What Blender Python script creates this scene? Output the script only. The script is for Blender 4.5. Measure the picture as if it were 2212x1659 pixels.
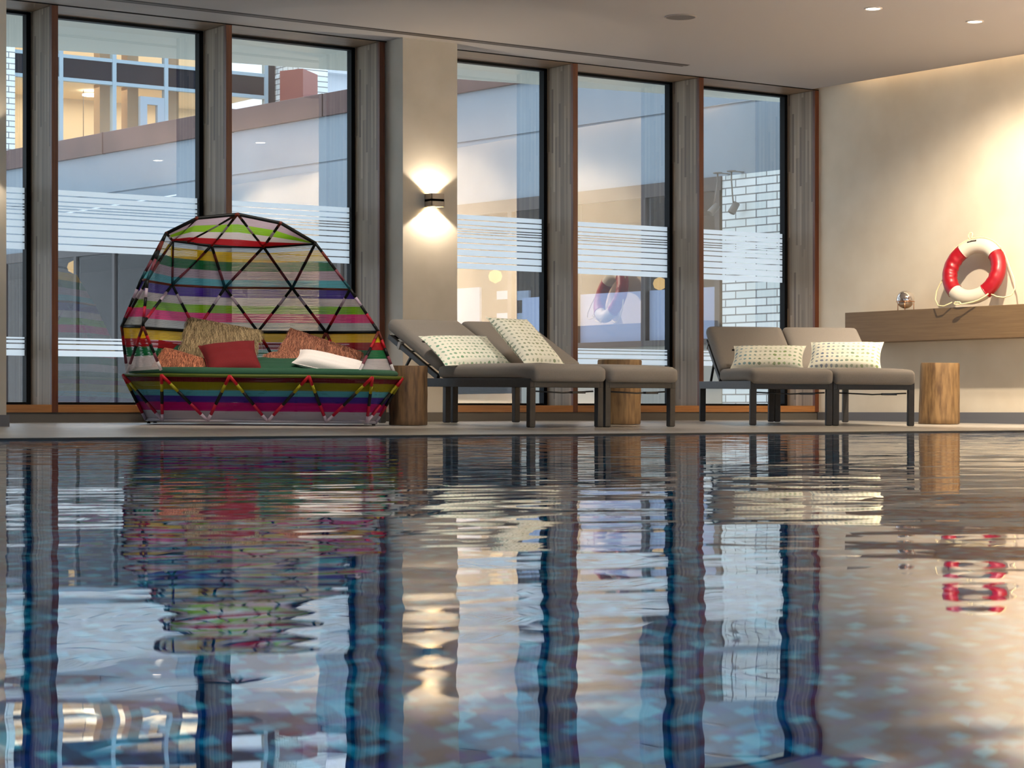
import bpy, bmesh, math, random
import numpy as np
from mathutils import Vector, Matrix
random.seed(7)
for o in list(bpy.data.objects): bpy.data.objects.remove(o)
sc = bpy.context.scene
C = sc.collection
R = math.radians

# ------------------------------------------------------------------ camera, world, exposure
F = 4917.0; CX = 1106.0; Y0 = 886.0; CZ = 0.088; TH = R(54.2)
FW = (math.cos(TH), math.sin(TH)); RT = (math.sin(TH), -math.cos(TH))
cam_d = bpy.data.cameras.new('camera'); cam = bpy.data.objects.new('camera', cam_d); C.objects.link(cam)
cam.location = (0, 0, CZ); cam.rotation_euler = (R(90), 0, TH - R(90))
cam_d.sensor_width = 36; cam_d.lens = F / 2212 * 36; cam_d.shift_y = 56.5 / 2212
cam_d.clip_start = 0.05; cam_d.clip_end = 400
cam_d.dof.use_dof = True; cam_d.dof.focus_distance = 17.0; cam_d.dof.aperture_fstop = 26
sc.camera = cam

def lin(c):
    return tuple(((x / 255) / 12.92 if x / 255 <= .04045 else ((x / 255 + .055) / 1.055) ** 2.4) for x in c) + (1,)

w = bpy.data.worlds.new('overcast_sky'); sc.world = w; w.use_nodes = True
bg = w.node_tree.nodes['Background']; bg.inputs[0].default_value = lin((200, 216, 232)); bg.inputs[1].default_value = 1.2
sc.view_settings.view_transform = 'Standard'; sc.view_settings.look = 'None'
sc.view_settings.gamma = 1; sc.view_settings.use_curve_mapping = False
sc.view_settings.exposure = 1.42
sc.cycles.sample_clamp_indirect = 4.0
sc.cycles.max_bounces = 10; sc.cycles.transparent_max_bounces = 16

def P(px, py, D):
    u = (px - CX) / F
    return Vector((D * (FW[0] + u * RT[0]), D * (FW[1] + u * RT[1]), CZ + (Y0 - py) / F * D))

YW = 16.2; YG = 16.6; XR = 15.36; HC = 3.2; YE = 11.35
SL = 0.012
def fz(y): return -SL * (YW - max(y, YE)) if y < YW else 0.0
ZE = fz(YE); ZWAT = ZE - 0.012

def light(name, kind, loc, energy, col, target=None, **kw):
    d = bpy.data.lights.new(name, kind); d.energy = energy; d.color = col
    for k, v in kw.items(): setattr(d, k, v)
    o = bpy.data.objects.new(name, d); C.objects.link(o); o.location = loc
    if target is not None:
        o.rotation_euler = (Vector(target) - Vector(loc)).to_track_quat('-Z', 'Y').to_euler()
    return o
WARM = (1.0, 0.70, 0.42); WARM2 = (1.0, 0.85, 0.66)

# ------------------------------------------------------------------ materials
MATS = {}
def mat(name, col=(200, 200, 200), rough=.6, metal=0, spec=.5, **kw):
    if name in MATS: return MATS[name]
    m = bpy.data.materials.new(name); m.use_nodes = True; MATS[name] = m
    b = m.node_tree.nodes['Principled BSDF']
    b.inputs['Base Color'].default_value = lin(col); b.inputs['Roughness'].default_value = rough
    b.inputs['Metallic'].default_value = metal; b.inputs['Specular IOR Level'].default_value = spec
    return m
def nd(m, t, **kw):
    n = m.node_tree.nodes.new(t)
    for k, v in kw.items(): setattr(n, k, v)
    return n
def lk(m, a, b): m.node_tree.links.new(a, b)
def noise_mat(name, c1, c2, scale=4, rough=.6, detail=4, stretch=(1, 1, 1), bump=0, bscale=None, coord='Object', metal=0, spec=.5, lo=.35, hi=.65):
    if name in MATS: return MATS[name]
    m = mat(name, c1, rough, metal, spec); b = m.node_tree.nodes['Principled BSDF']
    tc = nd(m, 'ShaderNodeTexCoord'); mp = nd(m, 'ShaderNodeMapping'); mp.inputs['Scale'].default_value = stretch
    nz = nd(m, 'ShaderNodeTexNoise'); nz.inputs['Scale'].default_value = scale; nz.inputs['Detail'].default_value = detail
    cr = nd(m, 'ShaderNodeValToRGB'); cr.color_ramp.elements[0].color = lin(c1); cr.color_ramp.elements[1].color = lin(c2)
    cr.color_ramp.elements[0].position = lo; cr.color_ramp.elements[1].position = hi
    lk(m, tc.outputs[coord], mp.inputs[0]); lk(m, mp.outputs[0], nz.inputs['Vector']); lk(m, nz.outputs[0], cr.inputs[0]); lk(m, cr.outputs[0], b.inputs['Base Color'])
    if bump:
        n2 = nd(m, 'ShaderNodeTexNoise'); n2.inputs['Scale'].default_value = bscale or scale * 4; n2.inputs['Detail'].default_value = 6
        bp = nd(m, 'ShaderNodeBump'); bp.inputs['Strength'].default_value = bump; bp.inputs['Distance'].default_value = .01
        lk(m, mp.outputs[0], n2.inputs['Vector']); lk(m, n2.outputs[0], bp.inputs['Height']); lk(m, bp.outputs[0], b.inputs['Normal'])
    return m
def emis(name, col, strength):
    if name in MATS: return MATS[name]
    m = bpy.data.materials.new(name); m.use_nodes = True; MATS[name] = m
    nt = m.node_tree; nt.nodes.clear(); e = nt.nodes.new('ShaderNodeEmission'); o = nt.nodes.new('ShaderNodeOutputMaterial')
    e.inputs[0].default_value = lin(col); e.inputs[1].default_value = strength; nt.links.new(e.outputs[0], o.inputs[0]); return m

def stave_mat(name, cols, ax, rough=.55):
    # vertical laminated staves of random length and tone; ax = the horizontal axis of the face
    m = mat(name, cols[0], rough); b = m.node_tree.nodes['Principled BSDF']
    def M(op, x, y=None, z=None):
        n = nd(m, 'ShaderNodeMath', operation=op)
        for i, q in enumerate((x, y, z)):
            if q is None: continue
            if isinstance(q, (int, float)): n.inputs[i].default_value = q
            else: lk(m, q, n.inputs[i])
        return n.outputs[0]
    g = nd(m, 'ShaderNodeNewGeometry'); sp = nd(m, 'ShaderNodeSeparateXYZ'); lk(m, g.outputs['Position'], sp.inputs[0])
    row = M('FLOOR', M('MULTIPLY', sp.outputs[ax], 1 / .027)); w1 = nd(m, 'ShaderNodeTexWhiteNoise', noise_dimensions='1D'); lk(m, row, w1.inputs['W'])
    pc = M('FLOOR', M('ADD', M('MULTIPLY', sp.outputs[2], M('ADD', M('MULTIPLY', w1.outputs[0], .9), 1.1)), M('MULTIPLY', w1.outputs[0], 37.0)))
    cb = nd(m, 'ShaderNodeCombineXYZ'); lk(m, row, cb.inputs[0]); lk(m, pc, cb.inputs[1]); w2 = nd(m, 'ShaderNodeTexWhiteNoise'); lk(m, cb.outputs[0], w2.inputs['Vector'])
    cr = nd(m, 'ShaderNodeValToRGB'); lk(m, w2.outputs[0], cr.inputs[0]); e = cr.color_ramp.elements
    e[0].color = lin(cols[0]); e[1].color = lin(cols[-1])
    for i, c in enumerate(cols[1:-1]): e.new((i + 1) / (len(cols) - 1)).color = lin(c)
    mp = nd(m, 'ShaderNodeMapping'); mp.inputs['Scale'].default_value = (90, 90, 1.6); lk(m, g.outputs['Position'], mp.inputs[0])
    nz = nd(m, 'ShaderNodeTexNoise'); nz.inputs['Scale'].default_value = 1; nz.inputs['Detail'].default_value = 4; lk(m, mp.outputs[0], nz.inputs['Vector'])
    mx = nd(m, 'ShaderNodeMix', data_type='RGBA', blend_type='MULTIPLY'); mx.inputs[0].default_value = .5
    c2 = nd(m, 'ShaderNodeValToRGB'); c2.color_ramp.elements[0].position = .3; c2.color_ramp.elements[1].position = .7
    c2.color_ramp.elements[0].color = (.55, .55, .55, 1); c2.color_ramp.elements[1].color = (1, 1, 1, 1)
    lk(m, nz.outputs[0], c2.inputs[0]); lk(m, cr.outputs[0], mx.inputs[6]); lk(m, c2.outputs[0], mx.inputs[7]); lk(m, mx.outputs[2], b.inputs['Base Color'])
    return m

def brick_mat(name, axis):
    m = mat(name, (230, 235, 235), .7); b = m.node_tree.nodes['Principled BSDF']
    g = nd(m, 'ShaderNodeNewGeometry'); sp = nd(m, 'ShaderNodeSeparateXYZ'); cb = nd(m, 'ShaderNodeCombineXYZ')
    lk(m, g.outputs['Position'], sp.inputs[0]); lk(m, sp.outputs[axis], cb.inputs[0]); lk(m, sp.outputs[2], cb.inputs[1])
    br = nd(m, 'ShaderNodeTexBrick'); br.inputs['Scale'].default_value = 1; br.inputs['Brick Width'].default_value = .30 if axis == 1 else .5
    br.inputs['Row Height'].default_value = .085 if name == 'white_brick' else .16; br.inputs['Mortar Size'].default_value = .007 if name == 'white_brick' else .014
    br.inputs['Mortar Smooth'].default_value = 0
    br.inputs['Color1'].default_value = lin((222, 230, 228)); br.inputs['Color2'].default_value = lin((243, 247, 246)); br.inputs['Mortar'].default_value = lin((128, 130, 130))
    lk(m, cb.outputs[0], br.inputs['Vector']); lk(m, br.outputs['Color'], b.inputs['Base Color'])
    return m

def glass_mat(name, tint, k, rough=0.0):
    m = bpy.data.materials.new(name); m.use_nodes = True; MATS[name] = m
    nt = m.node_tree; nt.nodes.clear()
    o = nt.nodes.new('ShaderNodeOutputMaterial'); mx = nt.nodes.new('ShaderNodeMixShader')
    t = nt.nodes.new('ShaderNodeBsdfTransparent'); t.inputs[0].default_value = tint
    g = nt.nodes.new('ShaderNodeBsdfGlossy'); g.inputs['Roughness'].default_value = rough; g.inputs[0].default_value = (1, 1, 1, 1)
    ge = nt.nodes.new('ShaderNodeNewGeometry'); dt = nt.nodes.new('ShaderNodeVectorMath'); dt.operation = 'DOT_PRODUCT'
    nt.links.new(ge.outputs['Normal'], dt.inputs[0]); nt.links.new(ge.outputs['Incoming'], dt.inputs[1])
    def mt(op, a, b=None):
        n = nt.nodes.new('ShaderNodeMath'); n.operation = op
        for i, q in enumerate((a, b)):
            if q is None: continue
            if isinstance(q, (int, float)): n.inputs[i].default_value = q
            else: nt.links.new(q, n.inputs[i])
        return n.outputs[0]
    r = mt('ADD', mt('MULTIPLY', mt('POWER', mt('SUBTRACT', 1.0, mt('ABSOLUTE', dt.outputs['Value'])), 5.0), 1 - k), k)
    nt.links.new(r, mx.inputs[0]); nt.links.new(t.outputs[0], mx.inputs[1]); nt.links.new(g.outputs[0], mx.inputs[2]); nt.links.new(mx.outputs[0], o.inputs[0])
    return m

M_wall = noise_mat('plaster_wall', (216, 202, 180), (230, 218, 198), 1.3, .75, 5, bump=.12, bscale=9, coord='Object')
M_pillar = noise_mat('pillar_plaster', (190, 182, 168), (200, 192, 179), 3, .8)
M_ceil = mat('ceiling_paint', (166, 160, 157), .85)
M_floor = noise_mat('deck_tile', (150, 145, 138), (166, 160, 152), 2.2, .32, 6)
M_base = mat('taupe_skirting', (96, 90, 82), .5)
M_basegrey = mat('grey_skirting', (104, 104, 108), .5)
M_fin = stave_mat('grey_stave_wood', [(176, 154, 130), (146, 126, 104), (164, 144, 120), (126, 106, 86), (154, 134, 110), (100, 80, 64)], 1)
M_head = noise_mat('head_wood', (140, 112, 84), (108, 86, 66), 3, .5, 5, (1, 30, 30))
M_edge = noise_mat('brown_edge_wood', (84, 42, 24), (108, 58, 30), 3, .45, 5, (30, 30, 1))
M_sill = noise_mat('sill_wood', (150, 98, 52), (176, 120, 66), 3, .45, 5, (1, 30, 30))
M_black = mat('black_frame', (7, 7, 9), .6, spec=.15)
M_glass = glass_mat('window_glass', (.98, 1, 1, 1), .33)
M_glass2 = glass_mat('far_glass', (.8, .84, .86, 1), .03)
def film_mat():
    m = bpy.data.materials.new('frosted_film'); m.use_nodes = True
    nt = m.node_tree; nt.nodes.clear(); o = nt.nodes.new('ShaderNodeOutputMaterial'); a = nt.nodes.new('ShaderNodeMixShader')
    t = nt.nodes.new('ShaderNodeBsdfTranslucent'); d = nt.nodes.new('ShaderNodeBsdfDiffuse')
    t.inputs[0].default_value = (.96, .985, 1, 1); d.inputs[0].default_value = (.9, .94, 1, 1); a.inputs[0].default_value = .2
    nt.links.new(t.outputs[0], a.inputs[1]); nt.links.new(d.outputs[0], a.inputs[2])
    tr = nt.nodes.new('ShaderNodeBsdfTransparent'); b = nt.nodes.new('ShaderNodeMixShader'); b.inputs[0].default_value = .05
    nt.links.new(a.outputs[0], b.inputs[1]); nt.links.new(tr.outputs[0], b.inputs[2]); nt.links.new(b.outputs[0], o.inputs[0]); return m
M_film = film_mat()

# ------------------------------------------------------------------ mesh helper
class MB:
    def __init__(s): s.v = []; s.f = []; s.m = []; s.sm = []
    def add(s, vs, fs, mi=0, smooth=False):
        n = len(s.v); s.v += [tuple(v) for v in vs]; s.f += [tuple(i + n for i in f) for f in fs]
        s.m += [mi] * len(fs); s.sm += [smooth] * len(fs); return s
    def box(s, x0, x1, y0, y1, z0, z1, mi=0):
        v = [(x, y, z) for z in (z0, z1) for y in (y0, y1) for x in (x0, x1)]
        return s.add(v, [(0, 2, 3, 1), (4, 5, 7, 6), (0, 1, 5, 4), (2, 6, 7, 3), (0, 4, 6, 2), (1, 3, 7, 5)], mi)
    def prism(s, pts, z0, z1, mi=0):
        n = len(pts); g = lambda z, i: z[i] if isinstance(z, (list, tuple)) else z
        v = [(p[0], p[1], g(z0, i)) for i, p in enumerate(pts)] + [(p[0], p[1], g(z1, i)) for i, p in enumerate(pts)]
        fs = [tuple(range(n - 1, -1, -1)), tuple(range(n, 2 * n))] + [(i, (i + 1) % n, n + (i + 1) % n, n + i) for i in range(n)]
        return s.add(v, fs, mi)
    def tube(s, pts, r, n=8, mi=0, closed=False, smooth=True):
        pts = [Vector(p) for p in pts]; k = len(pts); vs = []; up = Vector((0, 0, 1)); prev = None
        for i, p in enumerate(pts):
            a = pts[i - 1] if (i > 0 or closed) else p; b = pts[(i + 1) % k] if (i < k - 1 or closed) else p
            t = (b - a); t = t.normalized() if t.length > 1e-9 else Vector((1, 0, 0))
            if prev is None:
                q = t.cross(up)
                if q.length < .05: q = t.cross(Vector((1, 0, 0)))
            else:
                q = prev - t * prev.dot(t)
                if q.length < 1e-6: q = t.cross(up)
            q.normalize(); prev = q; e = t.cross(q); rr = r[i] if isinstance(r, (list, tuple)) else r
            for j in range(n):
                an = 2 * math.pi * j / n; vs.append(p + q * (math.cos(an) * rr) + e * (math.sin(an) * rr))
        fs = []
        for i in range(k if closed else k - 1):
            for j in range(n): fs.append((i * n + j, i * n + (j + 1) % n, ((i + 1) % k) * n + (j + 1) % n, ((i + 1) % k) * n + j))
        if not closed: fs += [tuple(range(n - 1, -1, -1)), tuple((k - 1) * n + j for j in range(n))]
        return s.add(vs, fs, mi, smooth)
    def bar(s, p, q, w, h, mi=0, up=(0, 0, 1)):
        p = Vector(p); q = Vector(q); t = (q - p).normalized(); a = t.cross(Vector(up)).normalized(); b = a.cross(t)
        v = [c + a * (i * w / 2) + b * (j * h / 2) for c in (p, q) for i, j in ((-1, -1), (1, -1), (1, 1), (-1, 1))]
        return s.add(v, [(3, 2, 1, 0), (4, 5, 6, 7), (0, 1, 5, 4), (1, 2, 6, 5), (2, 3, 7, 6), (3, 0, 4, 7)], mi)
    def lathe(s, prof, c=(0, 0, 0), n=32, mi=0, axis=None, smooth=True):
        vs = []; k = len(prof); M = axis or Matrix.Identity(3)
        for r, z in prof:
            for j in range(n):
                a = 2 * math.pi * j / n; vs.append(Vector(c) + M @ Vector((r * math.cos(a), r * math.sin(a), z)))
        fs = [(i * n + j, i * n + (j + 1) % n, (i + 1) * n + (j + 1) % n, (i + 1) * n + j) for i in range(k - 1) for j in range(n)]
        return s.add(vs, fs, mi, smooth)
    def soft(s, sx, sy, sz, r, T=None, puff=0, n=14, mi=0):
        # rounded, slightly puffed cushion block centred on the origin, then moved by T
        T = T or Matrix.Identity(4); vs = []; idx = {}; fs = []; h = (sx / 2, sy / 2, sz / 2)
        def vert(a):
            k = tuple(round(x, 5) for x in a)
            if k in idx: return idx[k]
            p = Vector((a[0] * h[0], a[1] * h[1], a[2] * h[2]))
            core = Vector(tuple(max(-h[i] + r, min(h[i] - r, p[i])) for i in range(3))); d = p - core
            if d.length > 1e-9: p = core + d.normalized() * r * min(1, max(abs(d[0]), abs(d[1]), abs(d[2])) / r)
            p.z += puff * (1 - a[0] ** 2) * (1 - a[1] ** 2) * (1 if a[2] > 0 else -.3) * abs(a[2])
            idx[k] = len(vs); vs.append(T @ p); return idx[k]
        def sp(i): 
            t = i / n * 2 - 1; return math.copysign(abs(t) ** .6, t)
        for ax in range(3):
            for sg in (-1, 1):
                for i in range(n):
                    for j in range(n):
                        q = []
                        for di, dj in ((0, 0), (1, 0), (1, 1), (0, 1)):
                            a = [0, 0, 0]; a[ax] = sg; a[(ax + 1) % 3] = sp(i + di); a[(ax + 2) % 3] = sp(j + dj); q.append(vert(a))
                        fs.append(tuple(q) if sg > 0 else tuple(q[::-1]))
        return s.add(vs, fs, mi, True)
    def build(s, name, mats, parent=None, world=False, bevel=0, loc=None):
        me = bpy.data.meshes.new(name); vs = s.v
        off = Vector(loc) if loc is not None else (parent.matrix_basis.translation if (world and parent) else None)
        if off is not None: vs = [(v[0] - off[0], v[1] - off[1], v[2] - off[2]) for v in vs]
        me.from_pydata(vs, [], s.f)
        for m in (mats if isinstance(mats, (list, tuple)) else [mats]): me.materials.append(m)
        me.polygons.foreach_set('material_index', s.m); me.polygons.foreach_set('use_smooth', s.sm); me.update()
        o = bpy.data.objects.new(name, me); C.objects.link(o)
        if parent: o.parent = parent
        elif loc is not None: o.location = loc
        if bevel:
            b = o.modifiers.new('bevel', 'BEVEL'); b.width = bevel; b.segments = 2; b.limit_method = 'ANGLE'
        return o

def tag(o, label=None, cat=None, group=None, kind=None):
    if label: o['label'] = label
    if cat: o['category'] = cat
    if group: o['group'] = group
    if kind: o['kind'] = kind
    return o
def thing(name, loc, label, cat, group=None, rot=None, kind=None):
    o = bpy.data.objects.new(name, None); o.empty_display_size = .1; C.objects.link(o); o.location = loc
    if rot: o.rotation_euler = rot
    bpy.context.view_layer.update()
    return tag(o, label, cat, group, kind)
def struct(name, mb, mats, **kw):
    o = mb.build(name, mats, **kw); o['kind'] = 'structure'; return o
def deck_rot(a): return (Matrix.Rotation(SL, 3, 'X') @ Matrix.Rotation(a, 3, 'Z')).to_euler()

# ------------------------------------------------------------------ room shell
XL = -7.0; YB = -6.0; PX1 = 13.7; PX0 = -5.0; PY0 = -4.0
mb = MB()
mb.prism([(XL, YE), (XR + .3, YE), (XR + .3, YW + .6), (XL, YW + .6)], -1.6, [ZE, ZE, fz(YW) + SL * .6 * 0, 0])
mb.v[-2] = (XR + .3, YW + .6, 0.0); mb.v[-1] = (XL, YW + .6, 0.0)
mb.box(PX1, XR + .3, YB, YE, -1.6, ZE); mb.box(XL, PX0, YB, YE, -1.6, ZE); mb.box(PX0, PX1, YB, PY0, -1.6, ZE)
struct('floor', mb, M_floor)
# pool basin
def mosaic():
    m = mat('blue_glass_mosaic', (30, 110, 150), .25); b = m.node_tree.nodes['Principled BSDF']
    g = nd(m, 'ShaderNodeNewGeometry'); sc_ = nd(m, 'ShaderNodeVectorMath', operation='SCALE'); sc_.inputs[3].default_value = 1 / .022
    fl = nd(m, 'ShaderNodeVectorMath', operation='FLOOR'); wn = nd(m, 'ShaderNodeTexWhiteNoise'); cr = nd(m, 'ShaderNodeValToRGB')
    lk(m, g.outputs['Position'], sc_.inputs[0]); lk(m, sc_.outputs[0], fl.inputs[0]); lk(m, fl.outputs[0], wn.inputs['Vector']); lk(m, wn.outputs[0], cr.inputs[0])
    r = cr.color_ramp; r.interpolation = 'CONSTANT'; r.elements[0].color = lin((4, 44, 84)); r.elements[1].position = .22; r.elements[1].color = lin((8, 84, 120))
    for p, c in ((.42, (22, 120, 160)), (.58, (12, 70, 134)), (.72, (30, 150, 170)), (.82, (70, 190, 215)), (.9, (50, 64, 130)), (.95, (120, 215, 225))):
        e = r.elements.new(p); e.color = lin(c)
    lk(m, cr.outputs[0], b.inputs['Base Color']); return m
mb = MB(); zf = -1.35; e = .02
mb.box(PX0, PX1, PY0, YE, zf - .05, zf); mb.box(PX0, PX0 + e, PY0, YE, zf, ZE - .02); mb.box(PX1 - e, PX1, PY0, YE, zf, ZE - .02)
mb.box(PX0, PX1, PY0, PY0 + e, zf, ZE - .02); mb.box(PX0, PX1, YE - e, YE, zf, ZE - .016)
struct('trim_5', mb, mosaic())
mb = MB(); mb.box(PX0, PX1, YE - .03, YE - .0005, ZE - .03, ZE - .003)
struct('trim_6', mb, mat('dark_gutter', (18, 18, 18), .5))
# water: displaced sheet, sum of small waves
def water():
    x = np.arange(PX0 + .02, PX1 - .01, .03); y = np.arange(PY0 + .02, YE - .005, .0135)
    nx, ny = len(x), len(y); Xg, Yg = np.meshgrid(x, y); Z = np.zeros_like(Xg); rs = np.random.RandomState(5)
    for lo, hi, n, sl in ((.9, 2.6, 9, .0018), (.28, .7, 18, .0032), (.11, .24, 30, .0042), (.06, .11, 24, .0030)):
        for i in range(n):
            L = math.exp(rs.uniform(math.log(lo), math.log(hi))); a = TH + rs.normal(0, .75) + math.pi * (rs.rand() < .5); k = 2 * math.pi / L
            amp = sl / k / math.sqrt(n) * 1.41; Z += amp * np.sin(k * (math.cos(a) * Xg + math.sin(a) * Yg) + rs.uniform(0, 6.28))
    co = np.stack([Xg, Yg, Z + ZWAT], -1).reshape(-1, 3)
    me = bpy.data.meshes.new('pool_water'); me.vertices.add(nx * ny); me.vertices.foreach_set('co', co.ravel())
    i = np.arange(nx - 1)[None, :] + np.arange(ny - 1)[:, None] * nx; q = np.stack([i, i + 1, i + 1 + nx, i + nx], -1).reshape(-1)
    nf = (nx - 1) * (ny - 1); me.loops.add(nf * 4); me.loops.foreach_set('vertex_index', q); me.polygons.add(nf)
    me.polygons.foreach_set('loop_start', np.arange(nf) * 4); me.polygons.foreach_set('loop_total', np.full(nf, 4)); me.update()
    me.polygons.foreach_set('use_smooth', np.ones(nf, bool)); me.update()
    m = bpy.data.materials.new('pool_water'); m.use_nodes = True; nt = m.node_tree; nt.nodes.clear()
    o = nt.nodes.new('ShaderNodeOutputMaterial'); mx = nt.nodes.new('ShaderNodeMixShader'); f = nt.nodes.new('ShaderNodeFresnel'); f.inputs[0].default_value = 1.33
    g = nt.nodes.new('ShaderNodeBsdfGlossy'); g.inputs['Roughness'].default_value = 0.0; g.inputs[0].default_value = (1, 1, 1, 1)
    r = nt.nodes.new('ShaderNodeBsdfRefraction'); r.inputs['IOR'].default_value = 1.33; r.inputs['Roughness'].default_value = 0; r.inputs[0].default_value = (.62, .88, .95, 1)
    nt.links.new(f.outputs[0], mx.inputs[0]); nt.links.new(r.outputs[0], mx.inputs[1]); nt.links.new(g.outputs[0], mx.inputs[2]); nt.links.new(mx.outputs[0], o.inputs[0])
    me.materials.append(m)
    ob = bpy.data.objects.new('pool_water', me); C.objects.link(ob)
    tag(ob, 'rippled dark blue water filling the indoor swimming pool', 'water', kind='stuff')
water()
for x in (-3, 0.5, 4, 8, 12):  # underwater fill lights, added to brighten the mosaic basin
    light('pool_fill', 'AREA', (x, PY0 + .06, -.65), 52, (.55, .88, 1), target=(x + 1, 4, -1.1), size=.35)
for y in (0, 4, 8):
    light('pool_fill', 'AREA', (PX1 - .06, y, -.65), 30, (.55, .88, 1), target=(5, y, -1.1), size=.35)
    light('pool_fill', 'AREA', (PX0 + .06, y, -.65), 52, (.55, .88, 1), target=(5, y, -1.1), size=.35)

# ceiling
mb = MB(); mb.box(XL, XR - .09, YB, YW, HC, HC + .12)
struct('ceiling', mb, M_ceil)
mb = MB(); mb.box(XL, XR + .5, YB - .3, YW + .5, HC + .34, HC + .5); mb.box(XL, XR + .5, YW, YW + .45, HC + .02, HC + .4)
struct('trim_1', mb, M_ceil)
# right wall (solid), left and back walls unseen, openings added to let in sky light
mb = MB(); mb.box(XR, XR + .3, 4.9, YW + .5, -.3, HC + .4); struct('wall_right', mb, M_wall)
mb = MB(); mb.box(XR + 2.4, XR + 2.6, YB, 5.2, -.3, HC + .4); mb.box(XR + .3, XR + 2.5, 4.9, 5.2, -.3, HC + .4); mb.box(XR, XR + 2.5, YB, 4.9, -.3, ZE); mb.box(XR, XR + 2.5, YB, 4.9, HC - .4, HC); struct('wall_added_dark', mb, mat('added_dark', (70, 58, 48), .7))  # unseen recess, added so the window panes mirror something dark
mb = MB(); mb.box(XR - .014, XR, 4.9, YW, -.1, .068); struct('baseboard_right', mb, M_basegrey)
def pierced(name, fixed, a0, a1, axis, openings, m):
    mb = MB(); th = .25; xs = [a0]
    for o0, o1 in openings: xs += [o0, o1]
    xs.append(a1)
    def bx(u0, u1, z0, z1):
        if axis == 'y': mb.box(fixed - th, fixed, u0, u1, z0, z1)
        else: mb.box(u0, u1, fixed - th, fixed, z0, z1)
    for i in range(0, len(xs), 2): bx(xs[i], xs[i + 1], -.2, HC + .4)
    for o0, o1 in openings: bx(o0, o1, -.2, .3); bx(o0, o1, 3.0, HC + .4)
    return struct(name, mb, m)
pierced('wall_left', XL, YB - .3, YW + .5, 'y', [(2, 5)], M_pillar)
pierced('wall_back', YB, XL, XR + .3, 'x', [(-5, -1), (0, 4), (5, 9), (10, 13)], M_pillar)

# window wall: fins, glass, films, sill, plinth
FINS = [5.93, 7.39, 8.90, 10.36, 12.41, 13.89, 15.36]
mb = MB(); mb.box(XL, XR, YW + .006, YG, 3.192, 3.26); mb.box(XL, XR, YW - .002, YW + .01, 3.193, 3.2, 1)
struct('trim_2', mb, [M_head, M_black])
mb = MB(); mb.box(XL, XR, YW, YG + .08, .07, .13); struct('trim_3', mb, M_sill, bevel=.002)
mb = MB(); mb.box(XL, XR, YW + .015, YG, -.02, .07); struct('baseboard_far', mb, M_base)
for x in FINS:
    mb = MB(); mb.box(x - .05, x, YW + .03, YG + .04, .13, 3.19, 0); mb.box(x - .052, x + .001, YW - .001, YW + .03, .07, 3.192, 1)
    struct('trim_4', mb, [M_fin, M_edge], bevel=.0015)
mb = MB(); mb.box(XL, FINS[0] - .05, YW, YG + .1, .13, 3.192); struct('wall_far', mb, M_pillar)
GAPS = [.095, .193, .264, .31, .357, .427, .524, .638, .763, .888]
GAPL = [.13, .34, .65]
pairs = [(FINS[i], FINS[i + 1]) for i in range(6)]
for i, (a, b) in enumerate(pairs):
    x0 = a; x1 = b - .052
    win = thing('window_%d' % (i + 1), ((x0 + x1) / 2, YG, .13), None, None, kind='structure')
    fr = MB(); fr.box(x1 - .036, x1, YG - .01, YG + .06, .13, 3.19); fr.box(x0, x0 + .036, YG - .01, YG + .06, .13, 3.19)
    fr.box(x0, x1, YG - .01, YG + .06, 3.168, 3.19); fr.box(x0, x1, YG, YG + .06, .13, .15)
    fr.build('window_frame', M_black, win, world=True)
    g = MB(); g.add([(x0, YG + .03, .13), (x1, YG + .03, .13), (x1, YG + .03, 3.19), (x0, YG + .03, 3.19)], [(0, 1, 2, 3)])
    g.build('pane', M_glass, win, world=True)
    for (zb, zt, gp, gt, nm) in ((1.343, 1.822, GAPS, .0095, 'upper'), (.513, .658, GAPL, .010, 'lower')):
        f = MB(); H = zt - zb; cuts = [zt]
        for q in gp: zc = zt - q * H; cuts += [zc + gt / 2, zc - gt / 2]
        cuts.append(zb)
        for k in range(0, len(cuts), 2):
            f.add([(x0 + .0, YG + .024, cuts[k + 1]), (x1 - .02, YG + .024, cuts[k + 1]), (x1 - .02, YG + .024, cuts[k]), (x0, YG + .024, cuts[k])], [(0, 1, 2, 3)])
        f.build('frosted_stripe_band', M_film, win, world=True)

# pillar with sconce, left pier
YP = 15.95
mb = MB(); mb.box(10.38, 10.93, YP, YG + .1, -.05, 3.2); struct('wall_pillar', mb, M_pillar)
mb = MB(); mb.box(10.37, 10.94, YP - .012, YP + .05, -.05, .07); mb.box(10.368, 10.38, YP - .012, YW, -.05, .07); struct('baseboard_pillar', mb, M_base)
mb = MB(); mb.box(5.5, 6.28, 14.6, 15.2, -.1, 3.2); struct('wall_pier', mb, M_pillar)
mb = MB(); mb.box(5.49, 6.297, 14.585, 15.21, -.1, fz(14.6) + .075); struct('baseboard_pier', mb, M_basegrey)

def sconce(x, y, z, label):
    t = thing('wall_sconce', (x, y, z), label, 'wall lamp')
    b = MB(); a = .062; h = .055; d0 = y - .11
    b.box(x - a, x + a, d0, d0 + .004, z - h, z + h); b.box(x - a, x - a + .004, d0, y, z - h, z + h); b.box(x + a - .004, x + a, d0, y, z - h, z + h)
    b.box(x - a, x + a, y - .004, y, z - h, z + h); b.box(x - a, x + a, d0, y, z - .01, z + .01)
    b.build('housing', mat('sconce_metal', (172, 160, 144), .45), t, world=True)
    for s in (-1, 1):
        l = MB(); l.lathe([(0, 0), (.03, 0), (.03, .012 * s)], (x, y - .055, z + s * .018), 20)
        l.build('bulb', emis('sconce_glow', (255, 226, 170), 30), t, world=True)
        light('sconce_beam', 'SPOT', (x, y - .06, z + s * .03), 10 if s > 0 else 14, WARM2, target=(x, y - .05, z + s * 1), spot_size=R(116), spot_blend=.2, shadow_soft_size=.012)
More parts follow.
